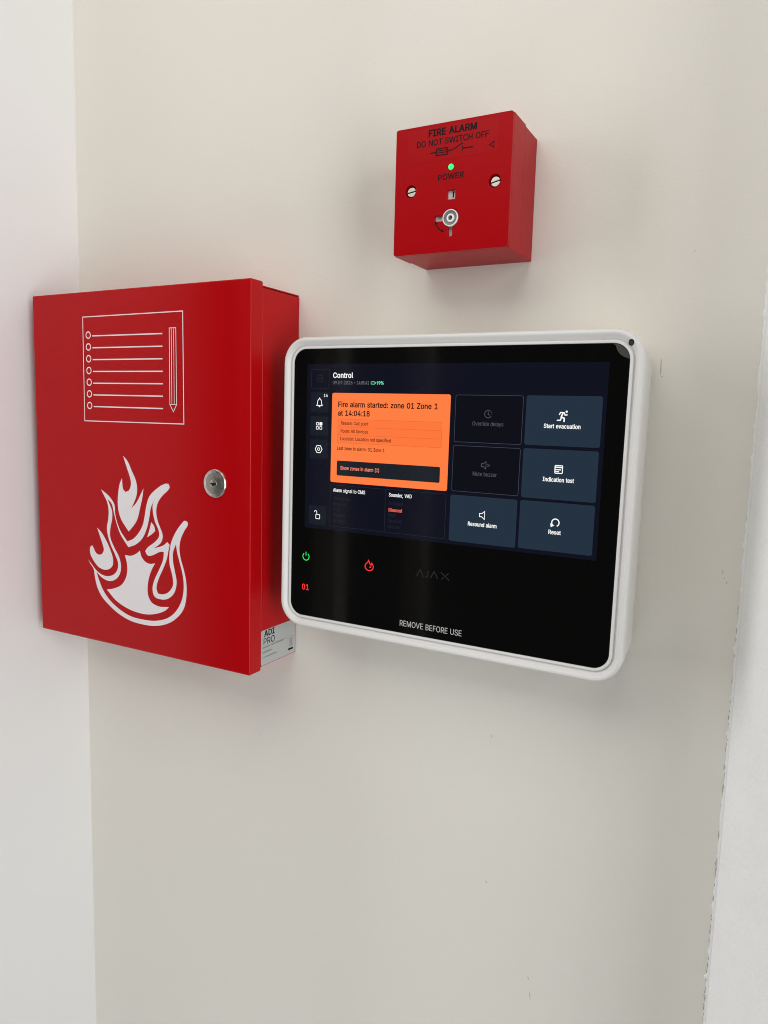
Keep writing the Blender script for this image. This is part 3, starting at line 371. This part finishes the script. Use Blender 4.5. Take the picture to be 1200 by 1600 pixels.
# ---------------------------------------------------------------- red document cabinet
W_, H_, D_, LID, INS = 261.4, 324.2, 66.5, 51.3, 3.3
cab = thing('document_cabinet', 'red steel document cabinet with white flame and checklist printed on its locked door', 'cabinet', (-273.0, 0, -102.5))
b = MB()
b.box(1.4, W_-1.2, -LID, -.2, INS+1.2, H_-INS-1.2, 'red_dark')
b.box(.9, W_-.5, -LID, -.2, H_-INS-1.0, H_-INS, 'red_steel', .3, 2)
b.box(.9, W_-.5, -LID, -.2, INS, INS+1.0, 'red_steel', .3, 2)
body = b.build('body', cab)
for x0, x1 in ((.4, 1.6), (W_-1.5, W_-.12)):
    b = MB(); b.box(x0, x1, -LID+.1, -.3, INS+1.5, H_-INS-1.9, 'red_steel', .45, 3); b.build('side_panel', body)
b = MB(); b.box(0, W_, -D_, -LID+.4, 0, H_, 'red_steel', 1.3, 5, back=False)
door = b.build('door', cab)
b = MB(); h = D_+.06
b.stroke([(69, 301.8), (189.8, 301.8), (190.3, 208.2), (68.7, 208.2)], .85, h, 'white_print', True)
for i in range(7):
    z = 285.6-10.55*i
    b.flat([circ(75.7, z, 3.35), circ(75.7, z, 2.35)], h, 'white_print')
    b.stroke([(81, z-.9), (166.6, z-1.45)], 1.05, h, 'white_print')
b.stroke([(174.6, 224.3), (174.6, 288.5), (182.0, 288.5), (182.3, 224.5), (178.6, 218.4)], .62, h, 'white_print', True)
b.stroke([(174.9, 224.4), (182.0, 224.5)], .5, h+.02, 'white_print')
for x in (176.9, 179.6): b.stroke([(x, 225), (x, 288)], .5, h+.02, 'white_print')
b.build('checklist_print', door, label='white printed checklist outline with a pencil')
b = MB()
for k in (['S1'], ['S2', 'S2h'], ['S3'], ['S4'], ['S5']):
    b.flat([smooth_loop(FLAME[q]) for q in k], h, 'white_print')
b.build('flame_print', door, label='white printed flame emblem')
b = MB(); cx, cz = 225.0, 159.8
b.lathe([(11.9, D_-.1), (11.9, D_+1.2), (11.3, D_+1.9), (8.9, D_+2.3), (8.6, D_+1.9)], cx, cz, 'steel', n=56, cap=False)
b.lathe([(8.6, D_+1.9), (8.4, D_+2.5), (7.6, D_+2.75)], cx, cz, 'steel_dark', n=56)
b.lathe([(3.4, D_+2.76), (3.3, D_+3.1), (2.9, D_+3.2)], cx, cz, 'steel', n=32)
lock = b.build('lock', cab, smooth=True)
b = MB(); b.flat([rrect(cx-3.0, cx+3.4, cz-.75, cz+.6, .3)], D_+3.26, 'dark'); b.flat([circ(cx-.2, cz-1.2, 1.0)], D_+3.28, 'dark'); b.build('keyhole', lock)
# rating sticker low on the right side of the body (drawing x = depth, y = height)
Xs = W_-.05; b = MB()
b.flat([rrect(-51.0, -.9, 4.1, 34.9, 1.6)], Xs, 'silver_label', T=SIDE)
t = Xs+.05
b.text('ADI', -47.0, -32.2, 29.0, 5.8, t, 'black_print', .045, T=SIDE)
b.text('PRO', -47.6, -31.8, 21.7, 6.0, t, 'black_print', .008, T=SIDE)
b.stroke([(-34, 21.0), (-1.8, 19.3)], .22, t, 'label_print', T=SIDE)
for z, x0, x1, hh in ((19.0, -49, -19.5, 1.3), (14.7, -49, -36, 1.4), (10.4, -49, -28.5, 1.2)):
    x = x0
    while x < x1:
        wd = random.uniform(.5, .95)
        if random.random() < .86: b.flat([[(x, z), (x+wd, z), (x+wd, z+hh*random.uniform(.7, 1.1)), (x, z+hh*random.uniform(.7, 1.1))]], t, 'label_print', T=SIDE)
        x += wd+.32
b.stroke([(-9.6, 17.6), (-4.9, 17.6)], .5, t, 'label_print', T=SIDE)
b.stroke([(-9.2, 17.2), (-8.6, 11.6), (-6.0, 11.6), (-5.3, 17.2)], .45, t+.01, 'label_print', T=SIDE)
b.stroke([(-9.9, 11.2), (-4.9, 18.0)], .4, t+.03, 'label_print', T=SIDE); b.stroke([(-9.9, 18.0), (-4.9, 11.2)], .4, t+.05, 'label_print', T=SIDE)
b.flat([[(-11.6, 7.6), (-4.2, 7.6), (-4.2, 9.4), (-11.6, 9.4)]], t, 'black_print', T=SIDE)
b.build('rating_label', cab, label='silver rating sticker with black lettering')

# ---------------------------------------------------------------- red fire alarm isolator switch
iso = thing('isolator_switch', 'red square FIRE ALARM isolator switch with a green power light, above the touchscreen', 'isolator switch', (107.75, 0, 230.7))
PD, BD = 54.7, 27.8
b = MB(); b.box(.5, 85.6, -BD+.3, -.1, .5, 85.6, 'red_plastic', .6, 3)
b.box(1.1, 85.0, -BD-.5, -BD+.35, .9, 85.2, 'red_dark'); b.build('back_box', iso)
kx, kz, kr = 43.8, 22.4, 6.05
a = lambda x, z: math.degrees(math.atan2(z, x))
hole = circ(kx, kz, kr, a(1.5, -5.86), 360+a(-5.6, 2.29)-360, 30, False)
hole += [(32.2, kz+2.3), (31.6, kz+1.8), (31.6, kz-1.0), (32.2, kz-1.5)]
hole += circ(kx, kz, kr, 360+a(-5.86, -1.5), 360+a(-1.7, -5.8), 8, False)
hole += [(kx-1.7, 10.8), (kx-1.3, 10.3), (kx+1.1, 10.3), (kx+1.5, 10.8)]
b = MB()
b.flat([rrect(0, 86.1, 0, 86, 1.6, 5), hole[::-1], rrect(40.6, 46.6, 34.8, 40.9, .5)[::-1], circ(12.6, 43.2, 4.3)[::-1], circ(74.9, 43.0, 4.3)[::-1], circ(43.1, 56, 2.15)[::-1]],
       PD, 'red_plastic', thick=3.0, bevel=.35)
b.box(0, 86.1, -PD+2.7, -BD-.45, 0, 86, 'red_plastic', .5, 2)
plate = b.build('front_plate', iso)
b = MB()
b.flat([rrect(9.6, 76.4, 61.6, 83.4, .8)], PD+.1, 'red_label', thick=.14, bevel=.04)
lb = b.build('legend_strip', plate)
b = MB(); h = PD+.16
b.text('FIRE ALARM', 25.2, 60.9, 77.9, 5.0, h, 'black_print', .050)
b.text('DO NOT SWITCH OFF', 16.5, 69.5, 71.8, 4.2, h, 'black_print', .024)
b.stroke([(27.0, 67.0), (31.6, 67.0)], .75, h, 'black_print')
b.stroke([(31.6, 69.2), (40.0, 69.2), (40.0, 64.8), (31.6, 64.8)], .75, h+.01, 'black_print', True)
for z in (66.4, 67.8): b.stroke([(31.8, z), (39.8, z)], .6, h+.02, 'black_print')
b.stroke([(40.0, 67.0), (43.6, 67.0), (51.2, 70.6)], .75, h+.02, 'black_print')
b.stroke([(51.1, 65.4), (51.1, 68.6)], .75, h, 'black_print'); b.stroke([(51.4, 67.0), (58.6, 67.0)], .75, h+.02, 'black_print')
b.stroke([(73.9, 68.4), (70.2, 66.5), (73.9, 64.4)], .7, h, 'black_print'); b.stroke([(73.4, 67.9), (73.2, 65.2)], .45, h+.02, 'black_print')
b.build('legend_lettering', lb)
b = MB(); h = PD+.06
b.text('POWER', 33.5, 52.8, 48.0, 4.2, h, 'black_print', .028)
arc = [(32.9, 19.6), (33.5, 18.1), (34.6, 16.6), (36.0, 15.3), (37.6, 14.5)]
b.build('power_lettering', plate)
b = MB(); b.stroke(arc, .8, h, 'black_print')
b.flat([[(32.4, 21.6), (31.9, 18.9), (34.2, 19.4)]], h+.02, 'black_print'); b.flat([[(39.4, 13.7), (37.3, 15.7), (36.9, 13.4)]], h+.02, 'black_print')
b.build('turn_arrow', plate)
b = MB(); b.lathe([(2.1, PD-2.4), (2.1, PD+.25), (1.95, PD+.5)], 43.1, 56, 'led_rim', cap=False)
b.lathe([(1.95, PD+.5), (1.5, PD+1.1), (.9, PD+1.4), (.3, PD+1.5)], 43.1, 56, 'led_green'); b.build('power_light', iso, smooth=True, label='lit green power light')
for x, z, ang in ((12.9, 43.0, 8), (75.3, 42.7, 12)):
    b = MB(); a0 = math.degrees(math.asin(.4/3.2))
    b.lathe([(3.2, PD-2.68), (3.2, PD-1.7)], x, z, 'dark', n=32)
    for s in (0, 180):
        L = circ(x, z, 3.2, s+a0+ang, s+180-a0+ang, 16, False)
        b.flat([L], PD-.9, 'screw', thick=.7, bevel=.25)
    b.build('screw', iso)
b = MB(); b.flat([rrect(40.3, 46.9, 34.5, 41.2, .3)], PD-2.5, 'grey_white'); b.flat([[(43.9, 36.4), (44.9, 36.4), (44.9, 40.4), (43.9, 40.4)]], PD-2.42, 'dark'); b.build('position_window', iso)
b = MB()
b.flat([[(30.8, 20.4), (40, 20.4), (41.6, 17.5), (41.6, 9.9), (45.9, 9.9), (45.9, 18), (48, 22), (44, 26), (38, 25.2), (30.8, 25.2)]], PD-2.6, 'grey_white')
b.lathe([(5.7, PD-2.5), (5.7, PD+.5), (5.35, PD+.85), (5.0, PD+.7)], kx, kz, 'knob', n=48, cap=False)
b.lathe([(5.0, PD+.7), (4.8, PD-.9), (2.75, PD-1.0)], kx, kz, 'knob_cup', n=48, cap=False)
b.lathe([(2.75, PD-1.0), (2.75, PD+.3), (2.5, PD+.6), (1.75, PD+.55), (1.6, PD+.3)], kx, kz, 'knob', n=48, cap=False)
b.lathe([(1.6, PD+.3), (1.5, PD-1.5)], kx, kz, 'knob_cup', n=48)
b.build('rotary_key', iso, smooth=True)

# ---------------------------------------------------------------- white touchscreen fire panel
pan = thing('alarm_panel', 'white framed black touchscreen fire panel showing an orange alarm card', 'fire panel', (149.1, 0, 59.8), (0, math.radians(.35), 0))
PW, PH, PR = 274.0, 231.0, 20.0
b = MB(); b.sweep([(5.0, .1), (2.8, 6), (1.8, 20), (1.0, 43.4)], PW, PH, PR, 'white_case', cap=True); b.build('back_case', pan, smooth=True)
b = MB(); b.sweep([(2.2, 43.0), (.9, 43.2), (.3, 43.8), (.05, 44.6), (.0, 52.4), (.1, 53.9), (.4, 55.0), (.95, 55.8), (1.7, 56.2), (2.6, 56.2), (3.3, 55.8), (4.2, 54.9), (5.4, 53.6), (6.3, 52.75), (6.85, 52.4), (6.95, 52.6), (7.0, 53.6), (7.15, 54.3), (7.5, 54.65), (8.3, 54.7), (8.85, 54.5), (9.05, 54.0), (9.1, 52)], PW, PH, PR, 'white_plastic')
frame = b.build('frame', pan, smooth=True)
FP = [(1.7, 56.2), (2.6, 56.2), (3.3, 55.8), (4.2, 54.9), (5.4, 53.6), (6.3, 52.75), (7.2, 52.4)]
def rim_height(x, z):                              # height of the frame's sloping face at its corner
    i = PR-math.hypot(x-(PW/2-PR), z-(PH/2-PR))
    for (i0, h0), (i1, h1) in zip(FP, FP[1:]):
        if i0 <= i <= i1: return h0+(h1-h0)*(i-i0)/(i1-i0)
    return FP[0][1] if i < FP[0][0] else FP[-1][1]
b = MB(); v = []; f = []; sx, sz, n = 128.05, 106.55, 24
for r in (2.0, 1.5, 1.0, .5): v += [(sx+r*math.cos(2*math.pi*i/n), sz+r*math.sin(2*math.pi*i/n)) for i in range(n)]
v = [(x, z, rim_height(x, z)+.1) for x, z in v]
for k in range(3): f += [[k*n+i, k*n+(i+1) % n, (k+1)*n+(i+1) % n, (k+1)*n+i] for i in range(n)]
b.raw(v, f+[[3*n+i for i in range(n)]], 'sensor', FRONT); b.build('light_sensor', frame)
b = MB(); b.sweep([(0, 50), (0, 53.8), (.35, 54)], 255.9, 212.9, 11.0, 'glass', cap=True); glass = b.build('glass_front', pan)
G = 54.05
b = MB(); b.flat([rrect(-115.5, 115.5, -34.0, 94.8, .8)], G, 'screen_navy'); scr = b.build('screen', pan)
A, B_, D2 = G+.05, G+.10, G+.15
def rr(b, x0, x1, z0, z1, r, h, m): b.flat([rrect(x0, x1, z0, z1, r)], h, m)
def ring(b, x0, x1, z0, z1, r, wd, h, m): b.flat([rrect(x0, x1, z0, z1, r), rrect(x0+wd, x1-wd, z0+wd, z1-wd, max(.1, r-wd))[::-1]], h, m)
# header
b = MB()
b.text('Control', -91.7, -73.7, 84.2, 4.3, A, 'white_text', .03)
b.text('09.09.2026', -91.8, -74.2, 79.3, 2.7, A, 'grey_text'); b.flat([circ(-72.2, 80.6, .35, n=12)], A, 'grey_text'); b.text('14:05:41', -70.2, -59.9, 79.3, 2.7, A, 'grey_text')
ring(b, -58.2, -54.6, 79.5, 81.6, .5, .4, A, 'mint_text'); rr(b, -54.4, -53.9, 80.1, 81.0, .15, A, 'mint_text')
b.text('99%', -53.2, -47.4, 79.4, 2.5, A, 'mint_text', .03)
b.build('header_text', scr)
# side buttons
def side(z0, z1, m='button_slate', out=False):
    b = MB()
    if out: ring(b, -111.6, -95.0, z0, z1, 1.0, .35, A, 'faint_outline')
    else: rr(b, -111.8, -95.1, z0, z1, 1.2, A, m)
    return b
X = -103.5
b = side(76, 90.9, out=True); ring(b, X-2.4, X+2.4, 81.0, 86.2, .9, .4, A, 'faint_outline'); b.stroke([(X-1.1, 83.6), (X+1.1, 83.6)], .5, A, 'faint_outline'); b.build('side_button', scr, label='dim outlined button at the head of the button column')
b = side(57.8, 73.1)
b.stroke([(X-2.6, 63.0), (X-1.9, 64.2), (X-1.8, 66.2), (X-1.0, 67.7), (X, 68.2), (X+1.0, 67.7), (X+1.8, 66.2), (X+1.9, 64.2), (X+2.6, 63.0)], .65, B_, 'white_text', True)
b.flat([circ(X, 62.5, .8, 180, 360, 8, False)], B_, 'white_text'); b.flat([circ(X, 68.6, .5, n=10)], D2, 'white_text'); b.text('14', -99.7, -96.1, 69.6, 2.5, B_, 'white_text', .02); b.build('side_button', scr, label='slate button with a white bell icon')
b = side(39.8, 54.7)
for dx, dz in ((-1.6, 1.6), (-1.6, -1.6), (1.6, -1.6)): ring(b, X+dx-1.25, X+dx+1.25, 47.2+dz-1.25, 47.2+dz+1.25, .6, .5, B_, 'white_text')
rr(b, X+.3, X+2.95, 47.5, 50.1, .5, B_, 'white_text'); b.build('side_button', scr, label='slate button with a white grid icon')
b = side(21.6, 36.5)
gear = [(X+(2.75 if i % 2 else 3.15)*math.cos(math.pi/6*i), 29.1+(2.75 if i % 2 else 3.15)*math.sin(math.pi/6*i)) for i in range(12)]
b.stroke(gear, .65, B_, 'white_text', True); b.flat([circ(X, 29.1, 1.35, n=16), circ(X, 29.1, .75, n=16)[::-1]], B_, 'white_text'); b.build('side_button', scr, label='slate button with a white gear icon')
b = side(-30.7, -15.6); ring(b, X-1.7, X+2.6, -26.3, -22.4, .7, .6, B_, 'white_text'); b.stroke([(X-2.7, -20.9), (X-2.6, -20.2), (X-1.8, -19.6), (X-.9, -19.9), (X-.5, -20.7), (X-.5, -22.3)], .6, B_, 'white_text'); b.build('side_button', scr, label='slate button with an open padlock icon')
# orange alarm card
b = MB(); rr(b, -92.0, 7.1, 4.1, 72.9, 1.6, A, 'alarm_orange'); b.build('alarm_card', scr, label='orange alarm message card')
b = MB()
b.text('Fire alarm started: zone 01 Zone 1', -86.4, -2.8, 62.2, 4.4, B_, 'orange_text', .030)
b.text('at 14:04:18', -86.4, -58.4, 55.6, 4.4, B_, 'orange_text', .030)
for z0, z1 in ((47.2, 53.0), (41.2, 47.0), (35.0, 41.0)):
    rr(b, -86.2, 1.2, z0, z1, .2, B_, 'orange_row')
b.stroke([(-86.2, 53.1), (1.2, 53.1), (1.2, 34.9), (-86.2, 34.9)], .2, D2, 'orange_line', True)
for z in (47.1, 41.1): b.stroke([(-86.1, z), (1.1, z)], .2, D2, 'orange_line')
b.text('Reason: Call point', -83.5, -59.3, 48.7, 2.8, D2, 'orange_text_soft', .014)
b.text('Room: All Devices', -83.6, -59.5, 42.7, 2.8, D2, 'orange_text_soft', .014)
b.text('Location: Location not specified', -83.8, -39.8, 36.9, 2.8, D2, 'orange_text_soft', .014)
b.text('Last zone in alarm: 01 Zone 1', -86.6, -44.8, 29.4, 2.8, B_, 'orange_text', .020)
b.build('alarm_text', scr)
b = MB(); rr(b, -86.4, 1.0, 9.6, 21.1, 1.1, B_, 'button_dark'); b.text('Show zones in alarm (1)', -83.1, -48.9, 14.2, 2.9, D2, 'salmon_text', .010); b.build('zones_button', scr, label='dark button reading Show zones in alarm')
# status boxes
for x0, x1, head, hx, rows, lit, rx in ((-92.0, -43.1, 'Alarm signal to CMS', (-89.3, -60.5), ['Transmitted', 'Received', 'Fault', 'Disabled', 'Delayed'], 9, -88.8), (-43.1, 6.4, 'Sounder, VAD', (-40.0, -20.9), ['Activated', 'Silenced', 'Fault', 'Disabled', 'Delayed'], 1, -40.0)):
    b = MB(); ring(b, x0, x1+.3, -30.8, 2.0, .9, .3, A if x0 < -50 else A+.02, 'faint_outline'); b.text(head, hx[0], hx[1], -3.4, 2.9, A, 'white_text', .012)
    wid = {'Transmitted': 15, 'Received': 12, 'Fault': 6.5, 'Disabled': 11, 'Delayed': 10.5, 'Activated': 12, 'Silenced': 11.4}
    for i, r in enumerate(rows): b.text(r, rx, rx+wid[r], -9.7-4.4*i-(.6 if i == lit else 0), 2.8, A, 'red_text' if i == lit else 'ghost_text', .016 if i == lit else 0)
    b.build('status_box', scr, label='dim status box headed '+head.replace(',', ' and'))
# six control tiles
def tile(x0, x1, z0, z1, on):
    b = MB()
    if on: rr(b, x0, x1, z0, z1, 1.5, A, 'tile_slate')
    else: rr(b, x0, x1, z0, z1, 1.5, A, 'tile_off'); ring(b, x0, x1, z0, z1, 1.5, .35, B_, 'outline')
    return b
def speaker(b, x, z, m, k=1.):
    b.stroke([(x-2.0*k, z-1.0*k), (x-.5*k, z-1.0*k), (x+1.4*k, z-2.6*k), (x+1.4*k, z+2.6*k), (x-.5*k, z+1.0*k), (x-2.0*k, z+1.0*k)], .6, B_, m, True)
b = tile(10.8, 60.4, 39.6, 72.8, False); b.stroke(circ(35.6, 59.8, 2.6, 60, 330, 20, False), .5, B_, 'dim_text')
b.stroke([(35.6, 61.4), (35.6, 59.6), (36.6, 58.9)], .5, B_, 'dim_text'); 
for q in (0, 25, 45): b.flat([circ(35.6+2.6*math.cos(math.radians(q)), 59.8+2.6*math.sin(math.radians(q)), .28, n=8)], B_, 'dim_text')
b.text('Override delays', 24.2, 47.0, 51.6, 3.0, B_, 'dim_text', .010); b.build('control_tile', scr, label='dark outlined tile reading Override delays')
b = tile(10.5, 60.2, 4.6, 37.3, False); speaker(b, 34.4, 24.3, 'dim_text'); b.stroke([(36.9, 25.1), (38.5, 23.5)], .45, B_, 'dim_text'); b.stroke([(36.9, 23.5), (38.5, 25.1)], .45, D2, 'dim_text')
b.text('Mute buzzer', 26.2, 44.0, 16.6, 3.0, B_, 'dim_text', .010); b.build('control_tile', scr, label='dark outlined tile reading Mute buzzer')
b = tile(10.0, 59.9, -31.5, 2.0, True); speaker(b, 35.0, -10.9, 'white_text', 1.1); b.text('Resound alarm', 24.3, 45.8, -19.2, 3.1, B_, 'white_text', .024); b.build('control_tile', scr, label='slate tile reading Resound alarm')
b = tile(62.4, 112.9, 39.9, 73.0, True)
x, z = 87.5, 59.6
b.flat([circ(x+2.5, z+3.1, .75, n=12)], B_, 'white_text')
b.stroke([(x-2.3, z+.9), (x-1.5, z+2.5), (x+.9, z+2.4), (x+1.6, z+.8), (x+3.2, z+1.1)], .75, B_, 'white_text')
b.stroke([(x+.2, z+2.2), (x-.9, z-.4), (x+1.2, z-1.3), (x+1.1, z-3.7)], .95, D2, 'white_text')
b.stroke([(x-.7, z-.8), (x-1.4, z-2.6), (x-3.7, z-2.7)], .8, B_, 'white_text')
b.text('Start evacuation', 75.2, 99.7, 51.6, 3.1, B_, 'white_text', .024); b.build('control_tile', scr, label='slate tile reading Start evacuation')
b = tile(62.1, 112.6, 4.1, 37.6, True); ring(b, 84.2, 89.9, 21.6, 27.4, .9, .65, B_, 'white_text')
for zz, xx, wd in ((25.9, 89.4, .9), (24.3, 88.6, .7), (23.0, 87.4, .7)): b.stroke([(84.9, zz), (xx, zz)], wd, D2, 'white_text')
b.text('Indication test', 76.6, 97.7, 16.1, 3.1, B_, 'white_text', .024); b.build('control_tile', scr, label='slate tile reading Indication test')
b = tile(61.9, 112.5, -31.1, 2.2, True); b.stroke(circ(87.0, -11.3, 2.5, -65, 215, 24, False), .75, B_, 'white_text'); b.flat([[(83.6, -11.9), (84.0, -14.6), (86.4, -13.2)]], D2, 'white_text')
b.text('Reset', 82.6, 91.1, -19.3, 3.1, B_, 'white_text', .024); b.build('control_tile', scr, label='slate tile reading Reset')
# lights behind the glass and printing on it
b = MB(); b.stroke(circ(-113.6, -57.7, 3.0, 130, 410, 24, False), .7, G, 'green_light'); b.stroke([(-113.6, -57.0), (-113.6, -53.9)], .7, G+.02, 'green_light'); b.build('power_indicator', pan, label='green lit power symbol')
b = MB(); b.text('01', -116.9, -110.4, -85.2, 5.0, G, 'red_light', .012); b.build('zone_indicator', pan, label='red lit number 01')
b = MB(); x, z = -55.2, -58.2
b.stroke(smooth_loop([(x-.6, z+4.3), (x+.2, z+2.6), (x+.9, z+1.3), (x+1.7, z+.9), (x+2.3, z+2.4), (x+3.6, z+.2), (x+3.5, z-1.8), (x+2.2, z-3.2), (x, z-3.7), (x-2.0, z-3.2), (x-3.3, z-1.8), (x-3.4, z+.2), (x-2.2, z+1.8), (x-1.0, z+3.0)], 3), .75, G, 'red_light', True)
b.stroke([(x+.2, z-1.0), (x+1.3, z-1.2), (x+1.9, z+.6)], .6, G+.02, 'red_light'); b.build('fire_indicator', pan, label='red lit flame symbol')
b = MB(); z0, z1 = -60.9, -55.7
b.stroke([(-14.5, z0), (-11.6, z1), (-8.7, z0)], .65, G, 'logo_print'); b.stroke([(-5.3, z1), (-5.3, z0+1.2), (-6.1, z0+.3), (-7.4, z0+.1)], .65, G, 'logo_print')
b.stroke([(-3.0, z0), (-.3, z1), (2.6, z0)], .65, G, 'logo_print'); b.stroke([(5.0, z1), (11.8, z0)], .65, G, 'logo_print'); b.stroke([(11.2, z1), (9.1, z1-1.9)], .65, G+.02, 'logo_print'); b.stroke([(7.6, z0+1.8), (5.6, z0)], .65, G+.02, 'logo_print')
b.build('logo', pan, label='dark grey logo reading AJAX')
b = MB(); b.text('REMOVE BEFORE USE', -27.1, 23.3, -100.9, 4.6, G, 'film_print', .004); b.build('film_notice', pan, label='grey notice reading REMOVE BEFORE USE')
b = MB(); L = [(116.4, 106.2)]
L += circ(116.85, 95.35, 10.9, 86, 2, 14, False)
L += [(127.7, 96.4)]+[(118.2+(127.6-118.2)*t+1.0*math.sin(math.pi*t)*-1.6, 106.2-(106.2-96.6)*t-1.0*math.sin(math.pi*t)*1.6) for t in [1-i/12 for i in range(1, 12)]]
b.flat([L], 54.35, 'tab', thick=.22); b.build('pull_tab', pan, label='grey pull tab of the protective film')
